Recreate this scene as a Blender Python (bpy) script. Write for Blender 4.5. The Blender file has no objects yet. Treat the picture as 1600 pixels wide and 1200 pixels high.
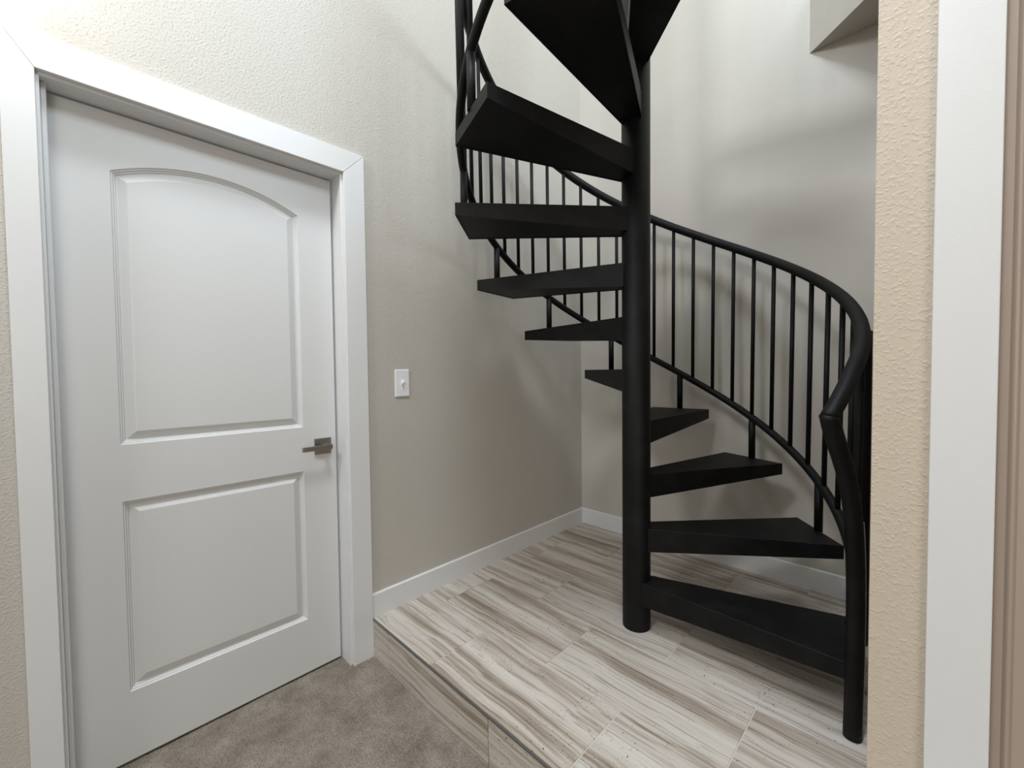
import bpy, bmesh, math, random
from mathutils import Vector, Matrix
random.seed(4)
scn = bpy.context.scene
COL = scn.collection

# ------------------------------------------------------------------ camera
cam_d = bpy.data.cameras.new('camera')
cam = bpy.data.objects.new('camera', cam_d)
COL.objects.link(cam)
cam_d.sensor_width = 36.0
cam_d.lens = 651.14 / 1600 * 36.0
cam_d.clip_start = 0.02
CR = Vector((0.7144439, 0.69961201, -0.01062767))
CU = Vector((-0.01368406, 0.02915708, 0.99948117))
CF = Vector((-0.6995589, 0.7139278, -0.03040463))
m = Matrix((CR, CU, -CF)).transposed().to_4x4()
m.translation = Vector((1.7057, 0.1951, 1.2348))
cam.matrix_world = m
scn.camera = cam

# ------------------------------------------------------------------ world, lights, exposure
scn.view_settings.view_transform = 'Standard'
scn.view_settings.look = 'None'
scn.view_settings.gamma = 1.0
scn.view_settings.use_curve_mapping = False
scn.view_settings.exposure = 0.06
w = bpy.data.worlds.new('world')
scn.world = w
w.use_nodes = True
w.node_tree.nodes['Background'].inputs[0].default_value = (0.80, 0.88, 1.0, 1)
w.node_tree.nodes['Background'].inputs[1].default_value = 0.6


def area(name, loc, target, sx, sy, power, color):
    d = bpy.data.lights.new(name, 'AREA')
    d.shape = 'RECTANGLE'
    d.size, d.size_y, d.energy, d.color = sx, sy, power, color
    o = bpy.data.objects.new(name, d)
    o.location = loc
    o.rotation_euler = (Vector(target) - Vector(loc)).to_track_quat('-Z', 'Y').to_euler()
    COL.objects.link(o)
    return o


def spot(name, loc, target, power, color, angle, blend, radius):
    d = bpy.data.lights.new(name, 'SPOT')
    d.energy, d.color = power, color
    d.spot_size, d.spot_blend, d.shadow_soft_size = math.radians(angle), blend, radius
    o = bpy.data.objects.new(name, d)
    o.location = loc
    o.rotation_euler = (Vector(target) - Vector(loc)).to_track_quat('-Z', 'Y').to_euler()
    COL.objects.link(o)
    return o


area('skylight', (1.50, 0.35, 5.12), (1.1, 0.7, 0), 0.75, 0.75, 100, (0.82, 0.91, 1.0))
area('upper_window_light', (3.9, 1.3, 4.6), (0.2, 1.9, 2.4), 1.2, 0.9, 80, (0.78, 0.90, 1.0))
area('upper_front_fill', (1.1, -2.3, 4.3), (0.7, 2.6, 2.3), 0.7, 0.7, 64, (0.92, 0.95, 1.0))  # added fill without a window, evens the soffit face and back wall
area('room_side_fill', (3.9, -1.2, 1.5), (0.6, 0.5, 1.0), 1.5, 1.5, 30, (1.0, 0.97, 0.93))  # unseen fill added to brighten the white door from the side
area('room_top_fill', (2.9, -0.8, 2.66), (1.9, 1.2, 0.8), 0.5, 0.5, 8, (1.0, 0.94, 0.86))  # added warm fill for the right partition and casing, no fixture

# ------------------------------------------------------------------ materials


def srgb(r, g, b):
    def f(c):
        c /= 255.0
        return c / 12.92 if c <= 0.04045 else ((c + 0.055) / 1.055) ** 2.4
    return (f(r), f(g), f(b), 1)


def new_mat(name, color, rough=0.5, metal=0.0, spec=0.5):
    mt = bpy.data.materials.new(name)
    mt.use_nodes = True
    b = mt.node_tree.nodes['Principled BSDF']
    b.inputs['Base Color'].default_value = color
    b.inputs['Roughness'].default_value = rough
    b.inputs['Metallic'].default_value = metal
    b.inputs['Specular IOR Level'].default_value = spec
    return mt, mt.node_tree.nodes, mt.node_tree.links, b


def add_bump(nodes, links, b, scale, dist, strength=1.0, detail=3.0, ramp=None, coords='Object'):
    tc = nodes.new('ShaderNodeTexCoord')
    nz = nodes.new('ShaderNodeTexNoise')
    nz.inputs['Scale'].default_value = scale
    nz.inputs['Detail'].default_value = detail
    links.new(tc.outputs[coords], nz.inputs['Vector'])
    out = nz.outputs['Fac']
    if ramp:
        rp = nodes.new('ShaderNodeMapRange')
        rp.interpolation_type = 'SMOOTHSTEP'
        rp.inputs['From Min'].default_value, rp.inputs['From Max'].default_value = ramp
        links.new(out, rp.inputs['Value'])
        out = rp.outputs['Result']
    bp = nodes.new('ShaderNodeBump')
    bp.inputs['Strength'].default_value = strength
    bp.inputs['Distance'].default_value = dist
    links.new(out, bp.inputs['Height'])
    links.new(bp.outputs['Normal'], b.inputs['Normal'])
    return nz


def wall_mat(name, color, rough=0.42, bump=0.55):
    mt, n, l, b = new_mat(name, color, rough, 0, 0.5)
    add_bump(n, l, b, 150, 0.0013, bump, 3.0, (0.45, 0.75))
    return mt


M_WALL = wall_mat('greige_orange_peel_paint', srgb(191, 186, 177))
M_WALLB = wall_mat('greige_smooth_paint', srgb(191, 186, 177), 0.38, 0.14)
M_WALLR = wall_mat('beige_orange_peel_paint', srgb(200, 187, 169), 0.5, 0.6)
M_WHITE, n_, l_, b_ = new_mat('white_semigloss_paint', srgb(221, 221, 220), 0.38)
add_bump(n_, l_, b_, 260, 0.0004, 0.35, 2)
M_DOOR, n_, l_, b_ = new_mat('white_door_paint', srgb(214, 214, 213), 0.36)
add_bump(n_, l_, b_, 300, 0.0004, 0.4, 2)
M_DOOR2, n_, l_, b_ = new_mat('taupe_door_paint', srgb(170, 154, 140), 0.45)
M_CEIL, n_, l_, b_ = new_mat('white_ceiling_paint', srgb(225, 222, 216), 0.7)
M_DARK, *_ = new_mat('gap_shade', srgb(40, 36, 33), 0.8)
M_STEEL, *_ = new_mat('satin_nickel', srgb(158, 154, 149), 0.32, 0.92)
M_TRIM, *_ = new_mat('grey_metal_edge_strip', srgb(132, 130, 128), 0.42, 0.7)
M_PLATE, *_ = new_mat('white_switch_plastic', srgb(235, 235, 238), 0.3)
M_LAMP, n_, l_, b_ = new_mat('lit_lamp_lens', (1, 1, 1, 1), 0.5)
b_.inputs['Emission Color'].default_value = (1.0, 0.93, 0.82, 1)
b_.inputs['Emission Strength'].default_value = 110.0

# black painted steel with scuffs
M_BLACK, n_, l_, b_ = new_mat('black_painted_steel', srgb(24, 24, 25), 0.55, 0.0, 0.22)
add_bump(n_, l_, b_, 420, 0.0004, 0.35, 2)
tc_ = n_.new('ShaderNodeTexCoord')
nz_ = n_.new('ShaderNodeTexNoise')
nz_.inputs['Scale'].default_value = 9
nz_.inputs['Detail'].default_value = 8
nz_.inputs['Roughness'].default_value = 0.7
l_.new(tc_.outputs['Object'], nz_.inputs['Vector'])
rp_ = n_.new('ShaderNodeValToRGB')
rp_.color_ramp.elements[0].position = 0.45
rp_.color_ramp.elements[0].color = srgb(8, 8, 9)
rp_.color_ramp.elements[1].position = 0.8
rp_.color_ramp.elements[1].color = srgb(26, 26, 27)
l_.new(nz_.outputs['Fac'], rp_.inputs['Fac'])
l_.new(rp_.outputs['Color'], b_.inputs['Base Color'])

# grout
M_GROUT, *_ = new_mat('pale_grout', srgb(216, 210, 200), 0.85)

# vein-cut stone-look tile, streaks along the tile's length (x)


def tile_mat():
    mt, n, l, b = new_mat('striped_stone_tile', srgb(190, 180, 168), 0.42)
    tc = n.new('ShaderNodeTexCoord')
    oi = n.new('ShaderNodeObjectInfo')
    off = n.new('ShaderNodeVectorMath')
    off.operation = 'SCALE'
    off.inputs[0].default_value = (37.0, 61.0, 23.0)
    l.new(oi.outputs['Random'], off.inputs['Scale'])
    ad = n.new('ShaderNodeVectorMath')
    ad.operation = 'ADD'
    l.new(tc.outputs['Object'], ad.inputs[0])
    l.new(off.outputs['Vector'], ad.inputs[1])
    # warp
    wz = n.new('ShaderNodeTexNoise')
    wz.inputs['Scale'].default_value = 3.2
    wz.inputs['Detail'].default_value = 2
    l.new(ad.outputs['Vector'], wz.inputs['Vector'])
    ws = n.new('ShaderNodeVectorMath')
    ws.operation = 'MULTIPLY'
    ws.inputs[1].default_value = (0.0, 0.034, 0.034)
    l.new(wz.outputs['Color'], ws.inputs[0])
    wa = n.new('ShaderNodeVectorMath')
    wa.operation = 'ADD'
    l.new(ad.outputs['Vector'], wa.inputs[0])
    l.new(ws.outputs['Vector'], wa.inputs[1])

    def streak(sy, sx, detail, rough=0.6):
        mp = n.new('ShaderNodeMapping')
        mp.inputs['Scale'].default_value = (sx, sy, sy)
        l.new(wa.outputs['Vector'], mp.inputs['Vector'])
        nz = n.new('ShaderNodeTexNoise')
        nz.inputs['Scale'].default_value = 1.0
        nz.inputs['Detail'].default_value = detail
        nz.inputs['Roughness'].default_value = rough
        l.new(mp.outputs['Vector'], nz.inputs['Vector'])
        return nz.outputs['Fac']
    r1 = n.new('ShaderNodeValToRGB')
    e = r1.color_ramp.elements
    e[0].position, e[0].color = 0.31, srgb(150, 136, 122)
    e[1].position, e[1].color = 0.68, srgb(219, 213, 204)
    e.new(0.43).color = srgb(184, 172, 159)
    e.new(0.50).color = srgb(206, 198, 188)
    l.new(streak(21, 0.7, 6, 0.6), r1.inputs['Fac'])
    r2 = n.new('ShaderNodeValToRGB')
    e = r2.color_ramp.elements
    e[0].position, e[0].color = 0.37, srgb(168, 152, 138)
    e[1].position, e[1].color = 0.46, (1, 1, 1, 1)
    l.new(streak(95, 1.3, 3), r2.inputs['Fac'])
    mx = n.new('ShaderNodeMix')
    mx.data_type = 'RGBA'
    mx.blend_type = 'MULTIPLY'
    mx.inputs['Factor'].default_value = 0.55
    l.new(r1.outputs['Color'], mx.inputs['A'])
    l.new(r2.outputs['Color'], mx.inputs['B'])
    # small pits
    pz = n.new('ShaderNodeTexNoise')
    pz.inputs['Scale'].default_value = 150
    pz.inputs['Detail'].default_value = 1
    l.new(ad.outputs['Vector'], pz.inputs['Vector'])
    pb = n.new('ShaderNodeTexNoise')
    pb.inputs['Scale'].default_value = 7
    l.new(ad.outputs['Vector'], pb.inputs['Vector'])
    sm = n.new('ShaderNodeMath')
    sm.operation = 'MULTIPLY_ADD'
    sm.inputs[1].default_value = 0.35
    l.new(pb.outputs['Fac'], sm.inputs[0])
    l.new(pz.outputs['Fac'], sm.inputs[2])
    r3 = n.new('ShaderNodeValToRGB')
    e = r3.color_ramp.elements
    e[0].position, e[0].color = 0.90, (1, 1, 1, 1)
    e[1].position, e[1].color = 0.94, srgb(95, 80, 68)
    l.new(sm.outputs[0], r3.inputs['Fac'])
    m2 = n.new('ShaderNodeMix')
    m2.data_type = 'RGBA'
    m2.blend_type = 'MULTIPLY'
    m2.inputs['Factor'].default_value = 1.0
    l.new(mx.outputs['Result'], m2.inputs['A'])
    l.new(r3.outputs['Color'], m2.inputs['B'])
    # tile to tile tone
    hs = n.new('ShaderNodeHueSaturation')
    mr = n.new('ShaderNodeMapRange')
    mr.inputs['To Min'].default_value, mr.inputs['To Max'].default_value = 0.84, 0.97
    l.new(oi.outputs['Random'], mr.inputs['Value'])
    l.new(mr.outputs['Result'], hs.inputs['Value'])
    l.new(m2.outputs['Result'], hs.inputs['Color'])
    l.new(hs.outputs['Color'], b.inputs['Base Color'])
    return mt


M_TILE = tile_mat()

# carpet
M_CARPET, n_, l_, b_ = new_mat('grey_brown_loop_carpet', srgb(150, 141, 130), 0.95, 0, 0.1)
tc_ = n_.new('ShaderNodeTexCoord')
nz_ = n_.new('ShaderNodeTexNoise')
nz_.inputs['Scale'].default_value = 6
nz_.inputs['Detail'].default_value = 6
nz_.inputs['Roughness'].default_value = 0.75
l_.new(tc_.outputs['Object'], nz_.inputs['Vector'])
rp_ = n_.new('ShaderNodeValToRGB')
rp_.color_ramp.elements[0].position = 0.35
rp_.color_ramp.elements[0].color = srgb(130, 119, 107)
rp_.color_ramp.elements[1].position = 0.68
rp_.color_ramp.elements[1].color = srgb(170, 160, 147)
l_.new(nz_.outputs['Fac'], rp_.inputs['Fac'])
fz_ = n_.new('ShaderNodeTexNoise')
fz_.inputs['Scale'].default_value = 260
fz_.inputs['Detail'].default_value = 2
l_.new(tc_.outputs['Object'], fz_.inputs['Vector'])
fr_ = n_.new('ShaderNodeValToRGB')
fr_.color_ramp.elements[0].position = 0.3
fr_.color_ramp.elements[0].color = (0.4, 0.4, 0.4, 1)
fr_.color_ramp.elements[1].position = 0.62
fr_.color_ramp.elements[1].color = (1, 1, 1, 1)
l_.new(fz_.outputs['Fac'], fr_.inputs['Fac'])
mx_ = n_.new('ShaderNodeMix')
mx_.data_type = 'RGBA'
mx_.blend_type = 'MULTIPLY'
mx_.inputs['Factor'].default_value = 0.8
l_.new(rp_.outputs['Color'], mx_.inputs['A'])
l_.new(fr_.outputs['Color'], mx_.inputs['B'])
l_.new(mx_.outputs['Result'], b_.inputs['Base Color'])
bp_ = n_.new('ShaderNodeBump')
bp_.inputs['Distance'].default_value = 0.004
bp_.inputs['Strength'].default_value = 0.8
l_.new(fz_.outputs['Fac'], bp_.inputs['Height'])
l_.new(bp_.outputs['Normal'], b_.inputs['Normal'])

# ------------------------------------------------------------------ helpers


def obj(name, bm, mat, parent=None, smooth=False, label=None):
    bmesh.ops.recalc_face_normals(bm, faces=bm.faces)
    me = bpy.data.meshes.new(name)
    bm.to_mesh(me)
    bm.free()
    me.materials.append(mat)
    if smooth:
        for f in me.polygons:
            f.use_smooth = True
    o = bpy.data.objects.new(name, me)
    COL.objects.link(o)
    if parent is not None:
        o.parent = parent
    if label:
        o['label'] = label
    return o


def empty(name, loc=(0, 0, 0)):
    o = bpy.data.objects.new(name, None)
    o.empty_display_size = 0.1
    o.location = loc
    COL.objects.link(o)
    return o


def struct(o):
    o['kind'] = 'structure'
    return o


def box_bm(x0, x1, y0, y1, z0, z1, bevel=0.0, seg=1):
    bm = bmesh.new()
    add_box(bm, x0, x1, y0, y1, z0, z1)
    if bevel:
        bmesh.ops.bevel(bm, geom=list(bm.edges), offset=bevel, segments=seg, affect='EDGES', profile=0.5)
    return bm


def add_box(bm, x0, x1, y0, y1, z0, z1):
    v = [bm.verts.new((x, y, z)) for x in (x0, x1) for y in (y0, y1) for z in (z0, z1)]
    for f in ((0, 1, 3, 2), (4, 6, 7, 5), (0, 4, 5, 1), (2, 3, 7, 6), (0, 2, 6, 4), (1, 5, 7, 3)):
        bm.faces.new([v[i] for i in f])


def prism_bm(pts, axis, a, b, bevel=0.0):
    """polygon pts (2D) extruded along axis from a to b. axis 'x': pts are (y,z); 'y': (x,z); 'z': (x,y)"""
    bm = bmesh.new()

    def P(p, t):
        return {'x': (t, p[0], p[1]), 'y': (p[0], t, p[1]), 'z': (p[0], p[1], t)}[axis]
    A = [bm.verts.new(P(p, a)) for p in pts]
    B = [bm.verts.new(P(p, b)) for p in pts]
    bm.faces.new(A)
    bm.faces.new(B)
    for i in range(len(pts)):
        j = (i + 1) % len(pts)
        bm.faces.new((A[i], A[j], B[j], B[i]))
    if bevel:
        bmesh.ops.bevel(bm, geom=list(bm.edges), offset=bevel, segments=1, affect='EDGES', profile=0.5)
    return bm


def sweep_bm(path, r, n=14, cap=True, cut0=None, cut1=None):
    """round tube along a polyline, parallel transport frame"""
    bm = bmesh.new()
    path = [Vector(p) for p in path]
    rings = []
    t0 = (path[1] - path[0]).normalized()
    ref = Vector((0, 0, 1)) if abs(t0.z) < 0.9 else Vector((1, 0, 0))
    nrm = (ref - t0 * ref.dot(t0)).normalized()
    for i, p in enumerate(path):
        if i == 0:
            t = t0
        elif i == len(path) - 1:
            t = (path[i] - path[i - 1]).normalized()
        else:
            t = ((path[i + 1] - path[i]).normalized() + (path[i] - path[i - 1]).normalized()).normalized()
        nrm = (nrm - t * nrm.dot(t)).normalized()
        bi = t.cross(nrm)
        # mitre: widen along the bend
        rings.append([bm.verts.new(p + (nrm * math.cos(a) + bi * math.sin(a)) * r)
                      for a in [2 * math.pi * k / n for k in range(n)]])
    for ring, p, t, cut in ((rings[0], path[0], t0, cut0), (rings[-1], path[-1], (path[-1] - path[-2]).normalized(), cut1)):
        if cut is not None:          # slide the end ring along the tube onto the mitre plane
            for v in ring:
                v.co += t * (-(v.co - p).dot(cut) / t.dot(cut))
    for i in range(len(rings) - 1):
        for k in range(n):
            bm.faces.new((rings[i][k], rings[i][(k + 1) % n], rings[i + 1][(k + 1) % n], rings[i + 1][k]))
    if cap:
        bm.faces.new(rings[0])
        bm.faces.new(rings[-1])
    return bm


def shade_caps_flat(o, limit=30):
    me = o.data
    for f in me.polygons:
        f.use_smooth = len(f.vertices) <= 4


# ------------------------------------------------------------------ dimensions
HS = 0.162          # platform height
YP = 1.040          # platform front
YB = 2.633          # back wall
XR = 1.631          # alcove right wall face
YR = 1.41           # near end of the right wall
ZC = 2.7215         # lower ceiling / soffit height
ZU = 5.2            # upper ceiling
DY0, DY1 = 0.128, 0.944      # rough jamb faces of door 1
XD = -0.078

# ------------------------------------------------------------------ structure: walls
bm = bmesh.new()
T = 0.14
add_box(bm, -T, 0, -2.6, 0.10, 0, ZU)                 # left of the door
add_box(bm, -T, 0, 0.10, 0.972, 2.075, ZU)            # over the door
add_box(bm, -T, 0, 0.972, YB + T, 0, ZU)              # right of the door
struct(obj('wall_left', bm, M_WALL))
struct(obj('wall_back', box_bm(0, 4.2, YB, YB + T, 0, ZU), M_WALLB))
bm = bmesh.new()
add_box(bm, XR, 1.8, YR, YR + 0.115, 0, ZC)           # end of the partition seen beside the stair
add_box(bm, XR, XR + 0.115, YR + 0.115, YB, 0, ZC)    # side of the alcove
add_box(bm, 1.8, 4.2, YR, YR + 0.115, 2.22, ZC)       # over the closet door
add_box(bm, 2.64, 4.2, YR, YR + 0.115, 0, 2.22)
struct(obj('wall_right', bm, M_WALLR))
struct(obj('wall_front', box_bm(-T, 4.2, -2.74, -2.6, 0, ZU), M_WALL))
struct(obj('wall_side', box_bm(4.2, 4.34, -2.74, YB + T, 0, ZU), M_WALL))

# upper floor slab with the stairwell opening (its corner by the back wall is cut diagonally)
slab = [(1.9, -2.6), (4.2, -2.6), (4.2, YB), (1.311, YB), (1.66, 2.316), (1.66, YR), (1.9, YR)]
struct(obj('ceiling', prism_bm(slab, 'z', ZC, 3.0), M_WALL))
struct(obj('ceiling_upper', box_bm(-T, 4.34, -2.74, YB + T, ZU, ZU + 0.1), M_CEIL))

# floor under the carpet
struct(obj('floor', box_bm(-T, 4.2, -2.6, YP + 0.01, -0.12, -0.012), M_CARPET))

# ------------------------------------------------------------------ carpet pile: fine displaced loops in rows
def carpet():
    import numpy as np
    st = 0.0045
    x = np.arange(-0.139, 2.2, st)
    y = np.arange(-0.5, YP - 0.001, st)
    X, Y = np.meshgrid(x, y, indexing='ij')
    rng = np.random.default_rng(3)
    J = rng.normal(size=X.shape)
    rows = np.sin(2 * np.pi * (Y + 0.004 * np.sin(X * 23)) / 0.0135)
    tuft = np.sin(2 * np.pi * X / 0.0155 + rng.normal(size=(1, X.shape[1])) * 0.8)
    low = np.sin(X * 9.1 + 1.3 * np.sin(Y * 7)) * np.sin(Y * 8.3 + np.sin(X * 5.7))
    Z = -0.004 + 0.0007 * rows + 0.0007 * tuft + 0.0008 * J + 0.0012 * low
    Z = np.minimum(Z, 0.003)
    nx, ny = X.shape
    co = np.stack([X + 0.0008 * rng.normal(size=X.shape), Y, Z], -1).reshape(-1, 3)
    i = np.arange(nx * ny).reshape(nx, ny)
    q = np.stack([i[:-1, :-1], i[1:, :-1], i[1:, 1:], i[:-1, 1:]], -1).reshape(-1, 4)
    me = bpy.data.meshes.new('carpet_pile')
    me.vertices.add(len(co))
    me.vertices.foreach_set('co', co.ravel())
    me.loops.add(q.size)
    me.loops.foreach_set('vertex_index', q.ravel())
    me.polygons.add(len(q))
    me.polygons.foreach_set('loop_start', np.arange(0, q.size, 4))
    me.polygons.foreach_set('use_smooth', np.ones(len(q), dtype=bool))
    me.update(calc_edges=True)
    me.materials.append(M_CARPET)
    o = bpy.data.objects.new('carpet_pile', me)
    COL.objects.link(o)
    o['kind'] = 'stuff'
    o['label'] = 'grey brown looped carpet in front of the white door and step'
    o['category'] = 'carpet'


carpet()

# ------------------------------------------------------------------ platform with tiles
plat = struct(obj('floor_platform', box_bm(0, 4.2, YP + 0.009, YB, -0.01, HS - 0.0025), M_GROUT))
G = 0.0017     # half joint
TH = 0.011
rows = [(1.040, 1.343, 0.435), (1.343, 1.648, 0.131), (1.648, 1.953, 0.437),
        (1.953, 2.258, 0.117), (2.258, 2.563, 0.433), (2.563, YB, 0.120)]


def tile_obj(x0, x1, y0, y1, z0, z1, lift=0.0, tilt=0.0):
    cx, cy, cz = (x0 + x1) / 2, (y0 + y1) / 2, (z0 + z1) / 2
    bm = box_bm(x0 - cx, x1 - cx, y0 - cy, y1 - cy, z0 - cz, z1 - cz, 0.0009)
    o = obj('tile', bm, M_TILE, plat)
    o.location = (cx, cy, cz + lift)
    return o


for (y0, y1, xs) in rows:
    edges = [0.0] + [xs + 0.609 * k for k in range(-1, 4) if xs + 0.609 * k > 0.02] + [2.6]
    edges = [e for e in edges if e <= 2.6]
    edges = sorted(set(edges))
    for a, b in zip(edges[:-1], edges[1:]):
        if a < XR or y0 < YR:
            tile_obj(a + G, b - G, y0 + (0.0055 if y0 == YP else G), y1 - G, HS - TH, HS,
                     random.uniform(-0.0003, 0.0003))
edges = [0.0, 0.145, 0.756, 1.366, 1.977, 2.6]
for a, b in zip(edges[:-1], edges[1:]):
    tile_obj(a + G, b - G, YP, YP + 0.010, -0.01, HS - 0.010, 0)
obj('edge_strip', prism_bm([(YP - 0.0015, HS - 0.0085), (YP + 0.0045, HS - 0.0085), (YP + 0.0045, HS - 0.003),
                            (YP + 0.0040, HS + 0.0006), (YP - 0.0015, HS + 0.0006)], 'x', 0.0, 2.6, 0.0004),
    M_TRIM, plat, label='grey metal strip along the front edge of the tiled step')

# ------------------------------------------------------------------ baseboards
def baseboard(name, axis, a, b, face, z0, sgn):
    # profile: board 12 mm thick, 104 mm high, eased top edge
    h, t = 0.104, 0.0125
    pr = [(0, 0), (sgn * t, 0), (sgn * t, h - 0.004), (sgn * (t - 0.004), h), (0, h)]
    pr = [(face + p[0], z0 + p[1]) for p in pr]
    ax = 'y' if axis == 'y' else 'x'
    return struct(obj(name, prism_bm(pr, ax, a, b), M_WHITE))


baseboard('baseboard_left', 'y', 1.042, YB, 0.0, HS, 1)
baseboard('baseboard_back', 'x', 0.0125, XR, YB, HS, -1)
baseboard('baseboard_right', 'y', YR + 0.35, YB - 0.0125, XR, HS, -1)
baseboard('baseboard_near', 'y', -2.6, 0.055, 0.0, 0.0, 1)

# ------------------------------------------------------------------ door 1
door = struct(empty('door_1', (0, 0.535, 0)))
door['label'] = 'white two panel interior door with an arched upper panel'


def dpart(name, bm, mat, parent=None, **k):
    o = obj(name, bm, mat, None, **k)
    o.parent = parent or door
    o.matrix_parent_inverse = (parent or door).matrix_basis.inverted() if (parent or door).parent is None else Matrix()
    return o


C0, C1, CI0, CI1 = 0.0605, 1.040, 0.122, 0.952        # casing: outer and inner edges (left, right)
ZTO, ZTI = 2.146, 2.055
CF_ = 0.016
e = 0.0012
# casing boards with mitred corners
dpart('casing', prism_bm([(C0, -0.01), (CI0, -0.01), (CI0, ZTI - e), (C0, ZTO - e)], 'x', 0, CF_, 0.0012), M_WHITE)
dpart('casing', prism_bm([(C1, -0.01), (C1, ZTO - e), (CI1, ZTI - e), (CI1, -0.01)], 'x', 0, CF_, 0.0012), M_WHITE)
dpart('casing', prism_bm([(C0, ZTO), (CI0, ZTI), (CI1, ZTI), (C1, ZTO)], 'x', 0, CF_, 0.0012), M_WHITE)
# jambs (with a small reveal) and stops
dpart('jamb', box_bm(-T, 0.0, 0.10, 0.1285, -0.01, 2.0625), M_WHITE)
dpart('jamb', box_bm(-T, 0.0, 0.9425, 0.972, -0.01, 2.0625), M_WHITE)
dpart('jamb', box_bm(-T, 0.0, 0.1285, 0.9425, 2.0465, 2.075), M_WHITE)
dpart('stop', box_bm(-0.066, -0.030, 0.1285, 0.1395, -0.01, 2.0465, 0.002), M_WHITE)
S0, S1, SZ0, SZ1 = 0.1335, 0.9335, 0.006, 2.040


def slab_bm():
    bm = bmesh.new()
    NA = 24

    def panel_loop(y0, y1, z0, z1, rise, d, x):
        """loop inset by d, at depth x; rise>0 makes an arched top"""
        a0, a1 = y0 + d, y1 - d
        w0 = (y1 - y0)
        pts = [(a1, z0 + d), (a0, z0 + d)]
        if rise > 0:
            c = w0
            Rr = (c * c / 4 + rise * rise) / (2 * rise)
            zc = z1 + rise - Rr
            Rd = Rr - d
            yc = (y0 + y1) / 2
            for k in range(NA + 1):
                y = a0 + (a1 - a0) * k / NA
                pts.append((y, zc + math.sqrt(max(Rd * Rd - (y - yc) ** 2, 0))))
        else:
            pts += [(a0, z1 - d), (a1, z1 - d)]
        return [bm.verts.new((x, p[0], p[1])) for p in pts]
    prof = [(0.0, 0.0), (0.003, -0.005), (0.0055, -0.0055), (0.0085, -0.0105), (0.011, -0.011), (0.0135, -0.0150), (0.0165, -0.0155), (0.0385, -0.0035), (0.0405, -0.0030)]

    def panel(y0, y1, z0, z1, rise):
        loops = [panel_loop(y0, y1, z0, z1, rise, d, XD + x) for d, x in prof]
        for A, B in zip(loops[:-1], loops[1:]):
            for i in range(len(A)):
                j = (i + 1) % len(A)
                bm.faces.new((A[i], A[j], B[j], B[i]))
        bm.faces.new(loops[-1])
        return [tuple(v.co) for v in loops[0]]
    PY0, PY1 = 0.263, 0.803
    up = panel(PY0, PY1, 1.017, 1.864, 0.066)
    lo = panel(PY0, PY1, 0.226, 0.838, 0.0)

    def face(pts):
        bm.faces.new([bm.verts.new(p) for p in pts])
    x = XD
    face([(x, S0, SZ0), (x, PY0, SZ0), (x, PY0, SZ1), (x, S0, SZ1)])
    face([(x, PY1, SZ0), (x, S1, SZ0), (x, S1, SZ1), (x, PY1, SZ1)])
    face([(x, PY0, SZ0), (x, PY1, SZ0), (x, PY1, 0.226), (x, PY0, 0.226)])
    face([(x, PY0, 0.838), (x, PY1, 0.838), (x, PY1, 1.017), (x, PY0, 1.017)])
    arch = up[2:]
    for (a, b) in zip(arch[:-1], arch[1:]):
        face([a, b, (x, b[1], SZ1), (x, a[1], SZ1)])
    bmesh.ops.remove_doubles(bm, verts=bm.verts, dist=0.00005)
    # edges and back of the slab
    xb = XD - 0.035
    for (ya, za, yb, zb) in ((S0, SZ0, S1, SZ0), (S1, SZ0, S1, SZ1), (S1, SZ1, S0, SZ1), (S0, SZ1, S0, SZ0)):
        face([(x, ya, za), (x, yb, zb), (xb, yb, zb), (xb, ya, za)])
    face([(xb, S0, SZ0), (xb, S1, SZ0), (xb, S1, SZ1), (xb, S0, SZ1)])
    return bm


dpart('door_slab', slab_bm(), M_DOOR)
dpart('gap_shade_strip', box_bm(-T, -0.05, 0.1285, 0.9425, -0.012, -0.008), M_DARK)  # dark strip, its colour stands in for shade in the slit under the door
# lever handle
hx = XD
hd = empty('door_handle', (hx, 0.878, 0.932))
hd.parent = door
hd.matrix_parent_inverse = door.matrix_basis.inverted()
hd['label'] = 'satin nickel lever handle on a square rose'


def hpart(name, bm):
    o = obj(name, bm, M_STEEL, hd)
    return o


hpart('rose', box_bm(0, 0.009, -0.0335, 0.0335, -0.0335, 0.0335, 0.0012))
bmn = bmesh.new()
bmesh.ops.create_cone(bmn, cap_ends=True, segments=24, radius1=0.0125, radius2=0.0115, depth=0.034,
                      matrix=Matrix.Translation((0.026, 0.010, 0)) @ Matrix.Rotation(math.pi / 2, 4, 'Y'))
hpart('neck', bmn)
hpart('lever', box_bm(0.041, 0.053, -0.095, 0.022, -0.0095, 0.0095, 0.0018, 2))

# ------------------------------------------------------------------ light switch
sw = empty('light_switch', (0.0, 1.211, 1.186))
sw['label'] = 'white single toggle light switch on the wall beside the door'
sw['category'] = 'switch'
bm = bmesh.new()
add_box(bm, 0, 0.006, -0.036, 0.036, -0.062, 0.062)
fr = [f for f in bm.faces if f.calc_center_median().x > 0.0055]
top_e = [ed for ed in fr[0].edges]
bmesh.ops.bevel(bm, geom=top_e, offset=0.003, segments=2, affect='EDGES', profile=0.5)
plate = obj('switch_plate', bm, M_PLATE, sw)
tg = bmesh.new()
add_box(tg, -0.003, 0.013, -0.005, 0.005, -0.009, 0.009)
for v in tg.verts:
    if v.co.x > 0:
        v.co.y *= 0.8
        v.co.z *= 0.6
bmesh.ops.bevel(tg, geom=list(tg.edges), offset=0.001, segments=1, affect='EDGES')
t_ = obj('toggle', tg, M_PLATE, sw)
t_.location = (0.006, 0, 0.002)
t_.rotation_euler = (0, math.radians(-24), 0)
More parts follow.
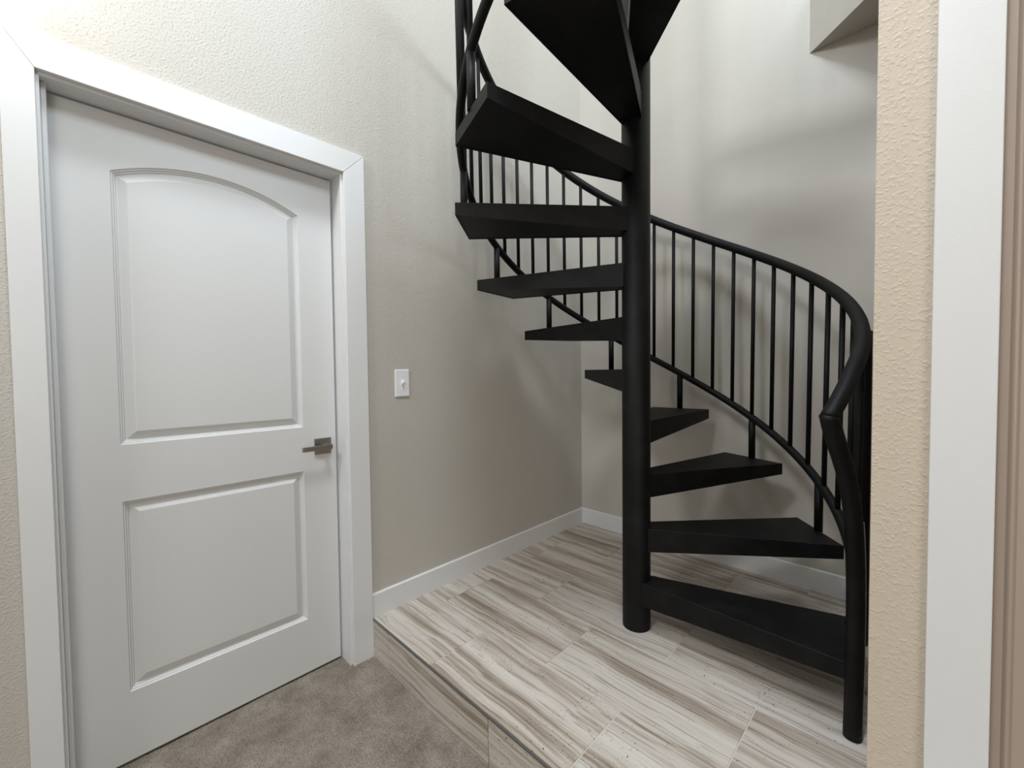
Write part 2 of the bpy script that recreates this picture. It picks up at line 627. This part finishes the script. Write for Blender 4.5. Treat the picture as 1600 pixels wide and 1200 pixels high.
obj('toggle_slot', box_bm(0.0055, 0.0066, -0.0065, 0.0065, -0.0135, 0.0135, 0.0003), M_PLATE, sw)
for sz in (-0.030, 0.030):
    sb = bmesh.new()
    bmesh.ops.create_cone(sb, cap_ends=True, segments=14, radius1=0.0033, radius2=0.0028, depth=0.0012,
                          matrix=Matrix.Translation((0.0063, 0, sz)) @ Matrix.Rotation(math.pi / 2, 4, 'Y'))
    obj('screw', sb, M_PLATE, sw)

# ------------------------------------------------------------------ closet door on the right
cd = struct(empty('door_2', (1.722, YR, HS)))
cd['label'] = 'painted closet door behind white casing at the right edge'


def cpart(name, bm, mat):
    o = obj(name, bm, mat)
    o.parent = cd
    o.matrix_parent_inverse = cd.matrix_basis.inverted()
    return o


K0, K1 = 1.7215, 1.8105
cpart('casing', prism_bm([(K0, HS), (K1, HS), (K1, 2.22), (K0, 2.31)], 'y', YR - 0.016, YR, 0.0012), M_WHITE)
cpart('casing', prism_bm([(K0, 2.3105), (K1, 2.2205), (2.64, 2.2205), (2.73, 2.3105)], 'y', YR - 0.016, YR, 0.0012), M_WHITE)
cpart('casing', prism_bm([(2.64, HS), (2.73, HS), (2.73, 2.31), (2.64, 2.22)], 'y', YR - 0.016, YR, 0.0012), M_WHITE)
bm = bmesh.new()
add_box(bm, K1 - 0.01, 2.64, YR + 0.012, YR + 0.047, HS + 0.008, 2.22)
cpart('door_slab', bm, M_DOOR2)
pr = [(K1 + 0.0165 + 0.014 * i / 8, YR + 0.012 - 0.007 * math.sin(math.pi * i / 8)) for i in range(9)]
bm = prism_bm(pr, 'z', HS + 0.1, 2.12)
mo = cpart('panel_moulding', bm, M_DOOR2)

# ------------------------------------------------------------------ spiral staircase
PX, PY = 0.8655, 1.7870            # pole axis
TX, TY = 0.8609, 1.7856            # tread fan centre (fitted)
A0 = -0.6053
DA = 0.52965
RISE = 0.21742
Z0 = 0.1516
RX, RY = TX + 0.0019, TY + 0.0030  # rail circle
R_T, R_B = 0.7185, 0.7100
H_T, H_B = 0.8929, 0.1082
st = empty('spiral_staircase', (PX, PY, HS))
st['label'] = 'black painted steel spiral staircase winding up from the tiled platform'
st['category'] = 'staircase'


def spart(name, bm, **k):
    o = obj(name, bm, M_BLACK, st, **k)
    o.matrix_parent_inverse = st.matrix_basis.inverted()
    return o


def tube(name, path, r, n=14, **k):
    o = spart(name, sweep_bm(path, r, n, **k))
    shade_caps_flat(o)
    return o


tube('pole', [(PX, PY, HS), (PX, PY, HS + 0.004), (PX, PY, 4.0)], 0.0565, 40)


def tread_mesh():
    """local frame: +x along the middle of the tread, origin on the pole axis, z=0 the top face"""
    xi, wi, xo, wo = 0.030, 0.0395, 0.714, 0.1505
    ti, to = 0.097, 0.049
    bm = bmesh.new()
    top = [bm.verts.new(p) for p in ((xi, -wi, 0), (xo, -wo, 0), (xo, wo, 0), (xi, wi, 0))]
    bot = [bm.verts.new(p) for p in ((xi, -wi, -ti), (xo, -wo, -to), (xo, wo, -to), (xi, wi, -ti))]
    bm.faces.new(top)
    bf = bm.faces.new(bot)
    for i in range(4):
        j = (i + 1) % 4
        bm.faces.new((top[i], top[j], bot[j], bot[i]))
    bmesh.ops.bevel(bm, geom=[ed for ed in bm.edges if bf not in ed.link_faces], offset=0.0012, segments=1, affect='EDGES')
    bm.faces.ensure_lookup_table()
    bf = min(bm.faces, key=lambda f: f.calc_center_median().z)
    r = bmesh.ops.inset_individual(bm, faces=[bf], thickness=0.004)
    for v in bf.verts:               # bottom sheet sits a little inside the folded edges
        v.co.z += 0.003
    bmesh.ops.recalc_face_normals(bm, faces=bm.faces)
    me = bpy.data.meshes.new('tread')
    bm.to_mesh(me)
    bm.free()
    me.materials.append(M_BLACK)
    return me


tm = tread_mesh()
HALF = 0.4157 / 2
for k in range(1, 13):
    o = bpy.data.objects.new('tread', tm)
    COL.objects.link(o)
    o.parent = st
    o.matrix_parent_inverse = st.matrix_basis.inverted()
    o.location = (TX, TY, Z0 + k * RISE)
    o.rotation_euler = (0, 0, A0 + k * DA + HALF)


def rail_pt(kk, R, H):
    a = A0 + kk * DA
    return Vector((RX + R * math.cos(a), RY + R * math.sin(a), Z0 + kk * RISE + H))


KEND = 13.2
# newel: traced on the rail cylinder, drops steeply along the curve then stands on the platform
newel_pts = [(1.5385, 1.5442, 1.1082), (1.5437, 1.5591, 1.072), (1.5509, 1.5817, 1.031), (1.559, 1.6109, 0.9848),
             (1.566, 1.6409, 0.9369), (1.5718, 1.6724, 0.8782), (1.5757, 1.6993, 0.8091), (1.5785, 1.7200, 0.7286),
             (1.5800, 1.7340, 0.6283), (1.5805, 1.7420, 0.5081), (1.5802, 1.7360, 0.3588), (1.5790, 1.7206, HS)]


def catmull(P, n=6):
    P = [Vector(p) for p in P]
    out = []
    for i in range(len(P) - 1):
        p0, p1, p2, p3 = P[max(i - 1, 0)], P[i], P[i + 1], P[min(i + 2, len(P) - 1)]
        for s in range(n):
            t = s / n
            out.append(0.5 * ((2 * p1) + (p2 - p0) * t + (2 * p0 - 5 * p1 + 4 * p2 - p3) * t * t
                              + (3 * p1 - p0 - 3 * p2 + p3) * t ** 3))
    out.append(P[-1])
    return out


RR = 0.0208
hr = [rail_pt(KEND - (KEND - 0.92) * i / 190, R_T, H_T) for i in range(191)]
joint = Vector(newel_pts[0])
# last stretch of the handrail eases down to the mitred joint with the newel
hr += catmull([hr[-1], rail_pt(0.76, R_T + 0.001, H_T - 0.008), rail_pt(0.60, R_T + 0.002, H_T - 0.024), joint])[1:]
nw = catmull(newel_pts)
d_in = (hr[-1] - hr[-2]).normalized()
d_out = (nw[1] - nw[0]).normalized()
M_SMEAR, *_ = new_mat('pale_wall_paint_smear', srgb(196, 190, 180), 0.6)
mitre = (d_in + d_out).normalized()
tube('handrail', hr, RR, 18, cut1=mitre)
tube('newel', nw, 0.0224, 18, cut0=mitre)
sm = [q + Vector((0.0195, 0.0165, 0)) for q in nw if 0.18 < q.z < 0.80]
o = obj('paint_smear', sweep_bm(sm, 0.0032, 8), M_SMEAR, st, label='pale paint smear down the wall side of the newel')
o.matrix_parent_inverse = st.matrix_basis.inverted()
br = [rail_pt(KEND - (KEND - 1.02) * i / 190, R_B, H_B) for i in range(191)]
tube('bottom_rail', br, 0.0168, 16)
# the full height post that stands on the lowest tread
pp = rail_pt(1 + HALF / DA, R_T + 0.004, H_T)
tube('tall_post', [(pp.x, pp.y, Z0 + RISE - 0.004), (pp.x, pp.y, pp.z)], 0.0215, 18)

# short posts from each tread up to the bottom rail
for k in range(2, 13):
    km = k + HALF / DA
    top = rail_pt(km, R_B, H_B)
    base = Vector((top.x, top.y, Z0 + k * RISE - 0.004))
    tube('post', [base, top], 0.0150, 16)

# balusters between the two rails, eleven to every three treads
i = -2
while True:
    kk = 1.760 + i * (3 / 11)
    if kk > 12.9:
        break
    tube('baluster', [rail_pt(kk, R_B, H_B), rail_pt(kk, R_T, H_T)], 0.0090, 10)
    i += 1

# ------------------------------------------------------------------ wall sconce beside the door, just out of frame
SX, SY, SZ = 0.10, -0.06, 2.30
sc = empty('wall_sconce', (0, SY, SZ))
sc['label'] = 'small wall sconce with frosted globe above the left side of the white door'
sc['category'] = 'wall light'
bm = bmesh.new()
bmesh.ops.create_cone(bm, cap_ends=True, segments=28, radius1=0.055, radius2=0.05, depth=0.016,
                      matrix=Matrix.Translation((0.008, 0, 0)) @ Matrix.Rotation(math.pi / 2, 4, 'Y'))
obj('backplate', bm, M_STEEL, sc)
obj('arm', sweep_bm([(0.012, 0, 0), (0.06, 0, 0), (0.09, 0, 0.012), (SX, 0, 0.04)], 0.007, 10), M_STEEL, sc, smooth=True)
bm = bmesh.new()
bmesh.ops.create_uvsphere(bm, u_segments=24, v_segments=16, radius=0.045, matrix=Matrix.Translation((SX, 0, 0.08)))
obj('globe', bm, M_LAMP, sc, smooth=True)
